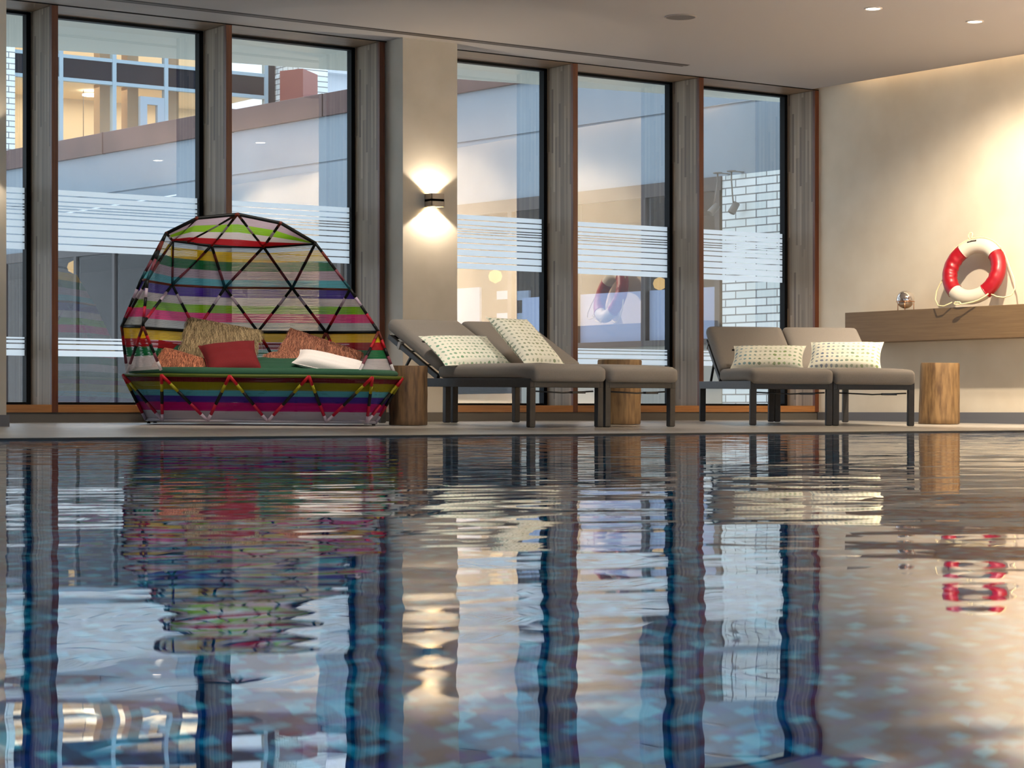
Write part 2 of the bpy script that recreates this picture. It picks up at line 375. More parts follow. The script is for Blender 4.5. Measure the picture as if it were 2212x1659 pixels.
sconce(10.66, YP, 1.85, 'small square up-and-down wall lamp glowing on the beige pillar')
sconce(5.95, 14.6, 1.85, 'wall lamp on the pier at the left edge of the room')

# ceiling fittings
t = thing('slot_diffuser', (9.6, 15.77, HC), 'long narrow black double slot in the ceiling along the windows', 'air vent')
mb = MB(); mb.box(4.5, 13.3, 15.70, 15.735, HC - .002, HC - .0002); mb.box(4.5, 13.3, 15.775, 15.81, HC - .002, HC - .0002); mb.build('slot', mat('slot_dark', (58, 50, 46), .8), t, world=True)
mb = MB(); mb.box(4.5, 13.31, 15.735, 15.775, HC - .003, HC - .0002); mb.build('divider', mat('slot_lip', (100, 92, 86), .7), t, world=True)
p = P(1470, 36, 4917 * (HC - CZ) / 850)
t = thing('ceiling_speaker', (p.x, p.y, HC), 'round grey flush speaker grille in the ceiling', 'speaker')
mb = MB(); mb.lathe([(0, -.006), (.115, -.006)], p * Vector((1, 1, 0)).length * 0 + Vector((p.x, p.y, HC)), 40); mb.build('grille', noise_mat('speaker_grille', (112, 106, 104), (96, 92, 90), 400, .9), t, world=True)
mb = MB(); mb.lathe([(.115, -.006), (.118, -.009), (.125, -.007), (.127, 0)], (p.x, p.y, HC), 40); mb.build('rim', mat('speaker_rim', (150, 142, 136), .7), t, world=True)
def downlight(x, y, label, e=70, ang=95, tilt=(0, 0)):
    t = thing('downlight', (x, y, HC), label, 'ceiling lamp', 'round recessed ceiling downlights')
    mb = MB(); mb.lathe([(0, -.004), (.055, -.004)], (x, y, HC), 28); mb.build('lens', emis('downlight_glow', (255, 244, 224), 9), t, world=True)
    mb = MB(); mb.lathe([(.055, -.004), (.06, -.008), (.07, -.006), (.072, 0)], (x, y, HC), 28); mb.build('trim_ring', mat('downlight_ring', (205, 195, 185), .5), t, world=True)
    light('downlight_beam', 'SPOT', (x, y, HC - .02), e, WARM2, target=(x + tilt[0], y + tilt[1], HC - 1), spot_size=R(ang), spot_blend=.7, shadow_soft_size=.05)
p1 = P(1886, 18, F * (HC - CZ) / 868); p2 = P(2106, 46, F * (HC - CZ) / 840)
downlight(p1.x, p1.y, 'lit round ceiling downlight, the left of the two in view')
downlight(p2.x, p2.y, 'lit round ceiling downlight, the right of the two nearest the warm wall', e=270, ang=96, tilt=(.6, .35))
downlight(13.1, 10.1, 'ceiling downlight over the pool, mirrored as the right glint above the daybed')
downlight(13.0, 7.7, 'ceiling downlight over the pool, mirrored as the left glint in the window pane')
for x, y in ((9.5, 10.1), (6, 10.1), (9.5, 7.7), (6, 7.7), (2, 10.1), (13, 4), (9.5, 4), (6, 4), (2, 4), (2, 7)):
    light('downlight_beam', 'SPOT', (x, y, HC - .02), 70, WARM2, target=(x, y, 0), spot_size=R(90), spot_blend=.8, shadow_soft_size=.05)
for x, y, tx, ty, e in ((7.0, 12.9, 7.9, 14.9, 140), (8.6, 12.4, 8.8, 14.6, 140), (10.2, 12.2, 10.3, 14.0, 70)):  # fill spots without fittings, added to brighten the daybed and left loungers
    light('deck_fill', 'SPOT', (x, y, HC - .02), e, (1, .9, .78), target=(tx, ty, .5), spot_size=R(62), spot_blend=.9, shadow_soft_size=.09)
# wall washers along the plaster wall, outside the frame to the right
light('wall_washer', 'SPOT', (14.6, 12.3, HC - .02), 90, WARM2, target=(15.36, 13.8, .9), spot_size=R(135), spot_blend=1, shadow_soft_size=.4)
for y, e in ((10.3, 460), (8.8, 620), (7.3, 620), (6.1, 380)):
    light('wall_washer', 'SPOT', (13.9, y, HC - .02), e, WARM2, target=(15.36, y + .4, 1.2), spot_size=R(120), spot_blend=1, shadow_soft_size=.08)
light('shelf_glow', 'AREA', (XR - .03, 10.2, 1.012), 46, (1, .72, .54), target=(XR - .06, 10.2, 3), shape='RECTANGLE', size=.02, size_y=9.8)
mbx = MB(); mbx.box(XR - .06, XR - .03, 5.0, YW - .5, HC + .2, HC + .21)
o = mbx.build('cove_strip', emis('cove_led', (255, 224, 180), 9.0)); tag(o, 'warm light strip hidden in the ceiling slot along the plaster wall', 'lamp')

# ------------------------------------------------------------------ outside
def xw(y): return 17.56 - .077 * y
M_ext = noise_mat('render_white', (128, 140, 150), (138, 150, 160), .6, .8)
mb = MB(); YA, YZ = 17.0, 60
def wallq(y0, y1, z0, z1, off0=0.0, off1=.3, mb_=None, mi=0):
    (mb_ or mb).prism([(xw(y0) + off0, y0), (xw(y0) + off1, y0), (xw(y1) + off1, y1), (xw(y1) + off0, y1)], z0, z1, mi)
wall = thing('courtyard_building', (xw(24), 24, -.1), 'pale rendered building across the courtyard with brown metal parapet and dark ground floor glazing', 'building')
mb = MB(); wallq(YA, YZ, 3.37, 3.97); wallq(YA, YZ, 2.6, 3.345); wallq(YA, YZ, 3.345, 3.37, .02); wallq(YA, YZ, -.2, .12, -.02)
mb.build('wall', M_ext, wall, world=True)
mb = MB(); yy = YA
random.seed(3)
M_cop = noise_mat('copper_parapet', (70, 44, 40), (92, 62, 56), 1.4, .42, 5, metal=.25)
k = 0
cuts = [17.0, 19.2, 21.4, 23.6, 25.8, 28.0, 31.5, 35, 39, 43, 47, 51, 55, 60]
for a, b in zip(cuts[:-1], cuts[1:]):
    wallq(a + .012, b - .012, 3.96, 4.27 + random.uniform(-.01, .01), -.05, .35, mb)
    if random.random() < .8: wallq(b - .02, b + .02, 3.955, 4.285, -.06, .36, mb)
mb.build('parapet', M_cop, wall, world=True, bevel=.006)
mb = MB(); wallq(18.5, 21.8, .1, .8, -.02, .25, mb); mb.build('low_wall', mat('low_wall', (150, 148, 140), .8), wall, world=True)
mb = MB(); wallq(17.0, 18.5, -.2, 2.6, -.01, .25, mb); mb.build('brick_pier', brick_mat('white_brick', 1), wall, world=True)
M_df = mat('far_frame', (72, 66, 64), .5)
mb = MB(); wallq(18.5, YZ, 2.45, 2.6, -.03, .05, mb); wallq(18.5, 21.9, .8, .86, -.05, .05, mb); wallq(21.9, YZ, .1, .2, -.03, .05, mb)
y = 18.52
while y < YZ:
    wallq(y, y + .075, .86 if y < 21.8 else .1, 2.45, -.03, .05, mb); y += 1.15
mb.build('glazing_frame', M_df, wall, world=True)
mb = MB(); 
y = 18.6
mb.add([(xw(18.5), 18.5, .1), (xw(YZ), YZ, .1), (xw(YZ), YZ, 2.45), (xw(18.5), 18.5, 2.45)], [(0, 1, 2, 3)]); mb.build('glazing', M_glass2, wall, world=True)
mb = MB(); wallq(18.6, 21.85, .86, 1.42, .03, .034, mb); mb.build('frosted_screen', mat('lavender_film', (176, 184, 212), .6), wall, world=True)
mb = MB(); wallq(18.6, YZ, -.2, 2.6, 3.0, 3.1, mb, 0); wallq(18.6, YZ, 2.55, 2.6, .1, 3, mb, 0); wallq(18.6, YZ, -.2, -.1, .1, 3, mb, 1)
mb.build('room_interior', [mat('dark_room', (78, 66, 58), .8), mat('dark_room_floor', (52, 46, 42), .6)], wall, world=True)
def yat(px, offs=0.0):
    u = (px - CX) / F; r = (FW[0] + u * RT[0]) / (FW[1] + u * RT[1]); return (17.56 + offs) / (r + .077)
def zat(px, py, offs=0.0):
    u = (px - CX) / F; D = yat(px, offs) / (FW[1] + u * RT[1]); return CZ + (Y0 - py) / F * D
for px, py, s_ in ((160, 577, .11), (1070, 597, .09), (1425, 613, .08)):
    y = yat(px, .6); z = zat(px, py, .6)
    mb = MB(); mb.lathe([(0, -s_), (s_ * .8, -s_ * .6), (s_, 0), (s_ * .8, s_ * .6), (0, s_)], (xw(y) + .6, y, z), 7, smooth=False)
    mb.build('glowing_lamp', emis('far_lamp', (255, 206, 130), .4), wall, world=True)
for x0, x1, y0_, y1_ in ((985, 1036, 622, 700), (1073, 1109, 628, 646), (1073, 1109, 676, 700), (1117, 1142, 628, 648), (1117, 1142, 676, 700)):
    ya, yb = yat(x0, .45), yat(x1, .45); mb = MB(); wallq(min(ya, yb), max(ya, yb), zat((x0 + x1) / 2, y1_, .45), zat((x0 + x1) / 2, y0_, .45), .45, .48, mb)
    mb.build('pale_board', mat('pale_board', (170, 178, 196), .7), wall, world=True)
for px, y_t, dx, lb in ((1550, 375, -.06, 'left'), (1580, 371, .03, 'right')):
    yy = yat(px, -.16); z = zat(px, y_t, -.16); x = xw(yy) - .16
    t = thing('outdoor_spotlight', (x, yy, z), 'small grey stem spotlight outside the last window, the %s one of two' % lb, 'outdoor lamp')
    g_ = mat('spot_grey', (120, 116, 112), .5)
    m_ = MB(); m_.lathe([(0, .0), (.05, 0), (.05, .012), (0, .012)], (x, yy, z), 20); m_.box(x, xw(yy) + .0, yy - .02, yy + .02, z + .002, z + .01); m_.build('mounting_plate', g_, t, world=True)
    m_ = MB(); m_.tube([(x, yy, z), (x, yy, z - .08), (x + dx * .4, yy, z - .22), (x + dx, yy, z - .36)], .008, 6); m_.build('stem', g_, t, world=True)
    ax_ = Vector((-.5, .15, -.55 if lb == 'left' else -.85)).normalized(); Q = ax_.to_track_quat('Z', 'Y').to_matrix()
    m_ = MB(); m_.lathe([(0, -.07), (.038, -.07), (.042, .05), (.036, .055), (.03, .02), (0, .02)], (x + dx, yy, z - .39), 18, axis=Q); m_.build('lamp_head', g_, t, world=True)
# overhang of our own roof
ov = lambda x: 18.5 - (x - 8.46) * .164
mb = MB(); mb.prism([(2, YG + .1), (17.2, YG + .1), (17.2, ov(17.2)), (2, ov(2))], 3.24, 3.6)
mb.prism([(2, YG + .1), (17.2, YG + .1), (17.2, ov(17.2) - .5), (2, ov(2) - .5)], 3.215, 3.24)
struct('trim_7', mb, mat('soffit', (208, 212, 202), .8))
# courtyard ground
mb = MB(); mb.box(-20, 90, YG + .1, 140, -.3, -.02)
struct('ground_courtyard', mb, noise_mat('paving', (206, 206, 202), (222, 222, 218), 3, .8))
# far office block
YB2 = 60.0
def bx(px, yb=YB2):
    u = (px - CX) / F; return yb * (FW[0] + u * RT[0]) / (FW[1] + u * RT[1])
def bz(px, py, yb=YB2):
    u = (px - CX) / F; D = yb / (FW[1] + u * RT[1]); return CZ + (Y0 - py) / F * D
M_al = mat('pale_mullion', (150, 172, 184), .5); M_sp = noise_mat('dark_spandrel', (24, 28, 38), (36, 40, 50), .5, .7, spec=.1)
off = thing('office_block', (30, YB2, -.1), 'tall glazed office block with dark spandrels and lit rooms far behind the courtyard', 'building')
z1 = bz(245, 132); z0 = bz(245, 181)
ms = [bx(130), bx(245), bx(357), bx(357) + 1.68, bx(573)]
lo, hi = bx(23), ms[-1]
mb = MB()
for x in ms: mb.box(x - .06, x + .06, YB2 - .08, YB2 + .1, 0, 14)
for z in (z0, z1, z0 - 3.4, z1 - 3.4, z0 + 3.4): mb.box(lo, hi, YB2 - .07, YB2 + .1, z - .05, z + .05)
mb.build('mullion_grid', M_al, off, world=True)
mb = MB()
for d in (0, -3.4, 3.4): mb.box(lo, hi, YB2 - .02, YB2 + .08, z0 + d, z1 + d)
mb.box(hi + .06, hi + .3, YB2 - .05, YB2 + .2, 0, 14); mb.build('spandrel', M_sp, off, world=True)
mb = MB(); mb.add([(lo, YB2, 0), (hi, YB2, 0), (hi, YB2, 14), (lo, YB2, 14)], [(0, 1, 2, 3)]); mb.build('glazing', M_glass2, off, world=True)
mb = MB(); mb.box(lo, hi, YB2 + 4, YB2 + 4.2, 0, 14)
for d in (0, 3.4, -3.4): mb.box(lo, hi, YB2 + .1, YB2 + 4, z0 + d + .05, z1 + d - .05)
for x in (bx(232), bx(292), bx(380)): mb.box(x, x + .35, YB2 + .5, YB2 + .9, 0, 14, 1)
mb.build('rooms', [mat('cream_room', (226, 206, 172), .8), mat('tan_column', (176, 142, 104), .8)], off, world=True)
# door with pale frame
mb = MB(); xa, xb = bx(300), bx(352); zt = z0 - .3
mb.box(xa, xa + .22, YB2 - .1, YB2 + .05, z0 - 2.6, zt); mb.box(xb - .22, xb, YB2 - .1, YB2 + .05, z0 - 2.6, zt); mb.box(xa + .22, xb - .22, YB2 - .1, YB2 + .05, zt - .22, zt)
mb.build('balcony_door', mat('pale_door_frame', (150, 168, 182), .5), off, world=True)
for px, py, dz in ((197, 207, 0), (180, 183, 1), (266, 199, 1), (230, 193, 1)):
    x = bx(px, YB2 + 2); z = bz(px, py, YB2 + 2); 
    if dz == 0:
        mb = MB(); mb.lathe([(0, 0), (.26, 0), (.26, .05), (0, .06)], (x, YB2 + 2, z), 20); mb.build('round_lamp', emis('office_lamp', (255, 246, 226), 5), off, world=True)
    else:
        mb = MB(); mb.box(x - .08, x + .08, YB2 + 1.9, YB2 + 2.1, z - .03, z + .03); mb.tube([(x, YB2 + 2, z), (x, YB2 + 2, z - 3)], .012, 5); mb.build('hanging_cord', mat('cord_dark', (90, 80, 70), .7), off, world=True)
light('office_light', 'AREA', ((lo + hi) / 2, YB2 + 2, z0 - .05), 110, (1, .86, .66), target=((lo + hi) / 2, YB2 + 2, 0), shape='RECTANGLE', size=9, size_y=3)
light('office_light', 'AREA', ((lo + hi) / 2, YB2 + 2, z0 + 3.2), 110, (1, .86, .66), target=((lo + hi) / 2, YB2 + 2, 0), shape='RECTANGLE', size=9, size_y=3)
mb = MB(); mb.box(lo - 1.2, lo, YB2 - .3, YB2 + 5, 0, 14); mb.build('brick_end', brick_mat('white_brick_far', 0), off, world=True)
# brick neighbour, brown box, pale wall to the right of it
nb = thing('brick_building', (36, 58, -.1), 'white brick building with a reddish brown metal box, far behind the parapet', 'building')
mb = MB(); xq = hi + .35; mb.prism([(xq, 60.3), (xq, 58.6), (xq + 1, 58.6), (xq + 1, 60.3)], 0, 14)
mb.box(xq - .04, xq + .02, 58.5, 60.3, bz(600, 166, 59.5), bz(600, 166, 59.5) + .08)
mb.build('brick_wall', brick_mat('white_brick_far2', 1), nb, world=True)
x626, x648, x670 = bx(627, 57), bx(647, 57), bx(671, 58)
mb = MB(); mb.prism([(x626, 57.6), (x648, 56.8), (x670, 57.6), (x648 + .4, 58.4)], 0, bz(648, 150, 57)); mb.build('brown_box', mat('red_brown_metal', (128, 62, 54), .5), nb, world=True)
mb = MB(); xa, xb = bx(668, 60), bx(800, 60); mb.box(xa, xb + 4, 60, 60.4, 0, bz(700, 160, 60)); mb.box(xa, xb + 4, 59.6, 60.4, bz(700, 160, 60), bz(700, 160, 60) + .25)
mb.build('pale_wall', mat('pale_far_wall', (206, 212, 220), .8), nb, world=True)

# ------------------------------------------------------------------ sun loungers
M_fab = noise_mat('lounger_fabric', (128, 121, 114), (136, 129, 122), 260, .92, 2, bump=.15, bscale=500)
M_lf = noise_mat('lounger_frame', (44, 40, 37), (50, 46, 42), 30, .5)
M_dk = mat('dark_metal', (40, 38, 36), .45)
def lounger(x, y, rz, label, pivot=1.2, ang=25, bl=.76):
    W = .665; L = 2.0; hx = W / 2
    t = thing('sun_lounger', (x, y, fz(y)), label, 'sun lounger', 'grey cushioned sun loungers on the pool deck', rot=deck_rot(rz))
    f = MB()
    for sx in (0, W - .035): f.box(sx, sx + .035, 0, L + .03, .288, .352)
    for yy in (0, L - .005): f.box(.035, W - .035, yy, yy + .035, .288, .345)
    for yy in (.35, .7, 1.05, 1.35): f.box(.035, W - .035, yy, yy + .03, .30, .325)
    for sx in (.055, W - .065): f.box(sx, sx + .01, .04, L, .338, .343)
    f.build('frame', M_lf, t, bevel=.006)
    for lx in (0, W - .05):
        for ly in (0, L - .02):
            l = MB(); l.box(lx, lx + .05, ly, ly + .045, 0.004, .289); l.box(lx + .004, lx + .046, ly + .004, ly + .041, 0, .006, 1); l.build('leg', [M_lf, M_dk], t, bevel=.005)
    s = MB(); s.tube([(.05, .06, .262), (W * .45, .055, .252), (W * .5, .055, .25), (W - .05, .06, .262)], .0065, 6)
    s.box(W * .62, W * .8, .04, .075, .245, .262); s.build('stretcher', M_dk, t)
    a = R(ang); ca, sa = math.cos(a), math.sin(a)
    b = MB()
    for sx in (.018, W - .018): b.bar((sx, pivot, .358), (sx, pivot + bl * ca, .358 + bl * sa), .03, .042)
    b.bar((.03, pivot + bl * ca - .01, .358 + bl * sa - .005), (W - .03, pivot + bl * ca - .01, .358 + bl * sa - .005), .03, .03)
    for q in (.25, .5): b.bar((.03, pivot + q * ca, .35 + q * sa), (W - .03, pivot + q * ca, .35 + q * sa), .03, .012)
    b.build('backrest_frame', M_lf, t, bevel=.004)
    for sx in (.05, W - .05):
        st = MB(); st.bar((sx, pivot + .45 * ca, .35 + .45 * sa), (sx, pivot + .45 * ca + .22, .31), .02, .012); st.build('support_strut', M_dk, t)
    for sx in (.018, W - .018):
        c = MB(); c.bar((sx, pivot + .57 * ca, .358 + .57 * sa), (sx, pivot + .60 * ca, .358 + .60 * sa), .04, .056); c.build('clip', mat('clip_grey', (150, 146, 140), .4), t)
    m = MB()
    T = Matrix.Translation((hx, (pivot - .03) / 2 - .01, .402)); m.soft(W + .01, pivot + .04, .108, .045, T, .012)
    o = m.build('seat_cushion', M_fab, t)
    for v in o.data.vertices:
        if v.co.y < .25: v.co.z -= .022 * (1 - v.co.y / .25) ** 2 if v.co.z < .40 else .008 * (1 - v.co.y / .25) ** 2
    m = MB()
    T = Matrix.Translation((hx, pivot + .01, .375)) @ Matrix.Rotation(a, 4, 'X') @ Matrix.Translation((0, bl / 2 + .01, .075)); m.soft(W + .005, bl + .06, .105, .045, T, .01)
    m.build('back_cushion', M_fab, t)
    return t
YL = 13.12
lA = lounger(9.62, YL, 0, 'left lounger of the left pair, with a green-dotted pillow low on its backrest', ang=25)
lB = lounger(10.305, YL, 0, 'right lounger of the left pair, with an upright dotted pillow on its backrest', ang=25)
aC = R(-29)
ax, ay = math.cos(aC), math.sin(aC)
cx, cy = 12.06, 13.50
lC = lounger(cx, cy, aC, 'left lounger of the right pair, pillow dotted blue at one end', ang=31, bl=.66)
lD = lounger(cx + .67 * ax, cy + .67 * ay, aC, 'right lounger of the right pair, next to the wooden stump by the wall', ang=31, bl=.66)

# ------------------------------------------------------------------ tree stump tables
def stump(px, D, ytop, wpx, label, seed, top_scale=1.0):
    b = P(px, 0, D); zb = fz(b.y); h = P(px, ytop, D).z - zb; r = wpx / F * D / 2
    rs = random.Random(seed); ph = [rs.uniform(0, 6.28) for _ in range(6)]
    m = MB(); n = 48; prof = []
    zs = [0, .01, .1, .3, .5, .7, .85, 1 - .012 / h, 1]
    vs = []
    for q in zs:
        for j in range(n):
            a = 2 * math.pi * j / n
            rr = r * (1 + .05 * math.sin(2 * a + ph[0]) + .03 * math.sin(3 * a + ph[1] + q) + .015 * math.sin(7 * a + ph[2]) + .01 * math.sin(5 * q * 3 + a))
            rr *= (1 + (top_scale - 1) * q) * (.975 if q in (0, 1) else 1)
            d = abs((a - ph[3] + math.pi) % (2 * math.pi) - math.pi)
            if d < .12: rr -= .03 * (1 - d / .12)
            vs.append((rr * math.cos(a), rr * math.sin(a), q * h))
    k = len(zs); fs = [(i * n + j, i * n + (j + 1) % n, (i + 1) * n + (j + 1) % n, (i + 1) * n + j) for i in range(k - 1) for j in range(n)]
    m.add(vs, fs, 0, True); m.add([vs[(k - 1) * n + j] for j in range(n)], [tuple(range(n))], 1); m.add([vs[j] for j in range(n)], [tuple(range(n - 1, -1, -1))], 1)
    bk = ((112, 84, 54), (58, 38, 24)) if seed == 1 else ((138, 108, 70), (84, 60, 36))
    mt = noise_mat('stump_bark_%d' % seed, bk[0], bk[1], 5, .65, 8, (6, 6, 1), bump=.3, bscale=8, lo=.42, hi=.72)
    top = noise_mat('stump_top', (176, 146, 104), (150, 118, 80), 12, .6)
    o = m.build('stump_table', [mt, top], loc=None); o.location = (b.x, b.y, zb); o.rotation_euler = deck_rot(0)
    tag(o, label, 'side table', 'tree stump side tables')
    return o
stump(882, 17.05, 790, 84, 'dark cracked tree stump table between the daybed and the first lounger', 1)
stump(1338, 18.2, 777, 94, 'tree stump table half hidden behind the foot of the left lounger pair', 4)
stump(2028, 19.6, 784, 84, 'light brown tree stump table standing against the plaster wall', 9, .95)

# ------------------------------------------------------------------ pillows
def dots(name, stops, base=(236, 234, 216), pitch=.041):
    m = mat(name, base, .9); b = m.node_tree.nodes['Principled BSDF']
    tc = nd(m, 'ShaderNodeTexCoord'); sp = nd(m, 'ShaderNodeSeparateXYZ'); lk(m, tc.outputs['Object'], sp.inputs[0])
    nz = nd(m, 'ShaderNodeTexNoise'); nz.inputs['Scale'].default_value = 35; lk(m, tc.outputs['Object'], nz.inputs['Vector'])
    sub = nd(m, 'ShaderNodeVectorMath', operation='SUBTRACT'); sub.inputs[1].default_value = (.5, .5, .5); lk(m, nz.outputs['Color'], sub.inputs[0])
    sc1 = nd(m, 'ShaderNodeVectorMath', operation='SCALE'); sc1.inputs[3].default_value = .018; lk(m, sub.outputs[0], sc1.inputs[0])
    ad = nd(m, 'ShaderNodeVectorMath', operation='ADD'); lk(m, tc.outputs['Object'], ad.inputs[0]); lk(m, sc1.outputs[0], ad.inputs[1])
    s2 = nd(m, 'ShaderNodeVectorMath', operation='SCALE'); s2.inputs[3].default_value = 1 / pitch; lk(m, ad.outputs[0], s2.inputs[0])
    fr = nd(m, 'ShaderNodeVectorMath', operation='FRACTION'); lk(m, s2.outputs[0], fr.inputs[0])
    s3 = nd(m, 'ShaderNodeVectorMath', operation='SUBTRACT'); s3.inputs[1].default_value = (.5, .5, .5); lk(m, fr.outputs[0], s3.inputs[0])
    s4 = nd(m, 'ShaderNodeVectorMath', operation='MULTIPLY'); s4.inputs[1].default_value = (.9, 1.15, 0); lk(m, s3.outputs[0], s4.inputs[0])
    ln = nd(m, 'ShaderNodeVectorMath', operation='LENGTH'); lk(m, s4.outputs[0], ln.inputs[0])
    fl = nd(m, 'ShaderNodeVectorMath', operation='FLOOR'); lk(m, s2.outputs[0], fl.inputs[0]); wn = nd(m, 'ShaderNodeTexWhiteNoise'); lk(m, fl.outputs[0], wn.inputs['Vector'])
    th = nd(m, 'ShaderNodeMath', operation='MULTIPLY_ADD'); th.inputs[1].default_value = .10; th.inputs[2].default_value = .20; lk(m, wn.outputs[0], th.inputs[0])
    lt = nd(m, 'ShaderNodeMath', operation='LESS_THAN'); lk(m, ln.outputs[1], lt.inputs[0]); lk(m, th.outputs[0], lt.inputs[1])
    cr = nd(m, 'ShaderNodeValToRGB'); mr = nd(m, 'ShaderNodeMapRange'); mr.inputs[1].default_value = -.27; mr.inputs[2].default_value = .27; lk(m, sp.outputs[0], mr.inputs[0]); lk(m, mr.outputs[0], cr.inputs[0])
    cr.color_ramp.elements[0].color = lin(stops[0][1]); cr.color_ramp.elements[0].position = stops[0][0]; cr.color_ramp.elements[1].color = lin(stops[-1][1]); cr.color_ramp.elements[1].position = stops[-1][0]
    for p_, c_ in stops[1:-1]: cr.color_ramp.elements.new(p_).color = lin(c_)
    fa = nd(m, 'ShaderNodeMath', operation='MULTIPLY'); m2 = nd(m, 'ShaderNodeMath', operation='MULTIPLY_ADD'); m2.inputs[1].default_value = .45; m2.inputs[2].default_value = .5; lk(m, wn.outputs[0], m2.inputs[0])
    lk(m, lt.outputs[0], fa.inputs[0]); lk(m, m2.outputs[0], fa.inputs[1])
    mx = nd(m, 'ShaderNodeMix', data_type='RGBA'); mx.inputs[6].default_value = lin(base); lk(m, fa.outputs[0], mx.inputs[0]); lk(m, cr.outputs[0], mx.inputs[7]); lk(m, mx.outputs[2], b.inputs['Base Color'])
    return m
def basis(BL, BR, TL):
    ex = (BR - BL); wd = ex.length; ex.normalize(); up = TL - BL; n = ex.cross(up).normalized(); ey = n.cross(ex); ht = up.dot(ey)
    c = BL + ex * wd / 2 + ey * ht / 2
    M = Matrix(((ex.x, ey.x, n.x), (ex.y, ey.y, n.y), (ex.z, ey.z, n.z))); return c, M, wd, ht, up.dot(ex)
def pillow_mb(w_, h_, t_, shear=0, n=22, pinch=.07, wr=0, seed=0):
    m = MB(); rs = random.Random(seed); ph = [rs.uniform(0, 6.28) for _ in range(4)]
    vs = []; 
    for side in (1, -1):
        for j in range(n + 1):
            for i in range(n + 1):
                a = i / n * 2 - 1; b = j / n * 2 - 1
                th = t_ / 2 * (max(0, (1 - a ** 4) * (1 - b ** 4))) ** .6
                x = a * w_ / 2 * (1 - pinch * (1 - b * b) * a * a); y = b * h_ / 2 * (1 - pinch * (1 - a * a) * b * b)
                th += wr * (math.sin(9 * a + ph[0] + 3 * b) + math.sin(13 * b + ph[1])) * (1 - a ** 2) * (1 - b ** 2)
                vs.append((x + shear * b / 2, y, side * th))
    N = (n + 1) ** 2; fs = []
    for j in range(n):
        for i in range(n):
            q = (j * (n + 1) + i, j * (n + 1) + i + 1, (j + 1) * (n + 1) + i + 1, (j + 1) * (n + 1) + i)
            fs.append(q); fs.append(tuple(N + k for k in q[::-1]))
    m.add(vs, fs, 0, True)
    for k in range(1):
        rim = [vs[i] for i in range(n + 1)] + [vs[j * (n + 1) + n] for j in range(1, n + 1)] + [vs[n * (n + 1) + i] for i in range(n - 1, -1, -1)] + [vs[j * (n + 1)] for j in range(n - 1, 0, -1)]
    return m, rim
def pillow(name, BL, BR, TL, t_, m, label, cat='pillow', group=None, tagc=None, wr=.002, seed=0, sh=0, pinch=.07):
    c, M, wd, ht, _ = basis(BL, BR, TL)
    mb, rim = pillow_mb(wd, ht, t_, sh, wr=wr, seed=seed, pinch=pinch)
    t = thing(name, c, label, cat, group, rot=M.to_euler())
    mb.build('cover', m, t)
    s = MB(); s.tube(rim, .0035, 5, closed=True); s.build('seam', m, t)
    if tagc:
        s = MB(); s.box(-wd / 2 - .012, -wd / 2 + .018, ht * .30, ht * .30 + .016, -.002, .002); s.build('care_tag', tagc, t)
    return t
G1 = [(0, (86, 150, 118)), (.3, (104, 150, 104)), (.6, (120, 150, 110)), (1, (132, 150, 128))]
G2 = [(0, (104, 130, 120)), (.5, (138, 146, 100)), (1, (128, 148, 124))]
G3 = [(0, (60, 130, 165)), (.18, (96, 150, 160)), (.4, (126, 140, 108)), (.75, (130, 160, 90)), (1, (120, 150, 110))]
G4 = [(0, (70, 100, 130)), (.25, (60, 88, 130)), (.45, (110, 140, 130)), (.7, (140, 160, 110)), (1, (150, 165, 100))]
pillow('throw_pillow', P(962, 790, 16.95), P(1108, 789, 17.35), P(921, 727, 17.25), .11, dots('dots_green', G1), 'green-dotted cream pillow lying low on the first lounger of the left pair', group='dotted cream pillows on the loungers', tagc=M_black, seed=1, sh=-.0)
pillow('throw_pillow', P(1133, 785, 17.0), P(1221, 789, 17.25), P(1078, 687, 17.45), .11, dots('dots_olive', G2), 'olive-dotted cream pillow standing tall on the second lounger of the left pair', group='dotted cream pillows on the loungers', seed=2)
pillow('throw_pillow', P(1578, 796, 18.9), P(1735, 796, 18.75), P(1560, 748, 19.1), .10, dots('dots_blue', G3), 'cream pillow dotted blue to green on the left lounger of the right pair', group='dotted cream pillows on the loungers', tagc=M_black, seed=3)
pillow('throw_pillow', P(1744, 797, 18.65), P(1903, 797, 18.5), P(1730, 740, 18.9), .10, dots('dots_navy', G4), 'cream pillow dotted navy to lime on the right lounger of the right pair', group='dotted cream pillows on the loungers', seed=4)

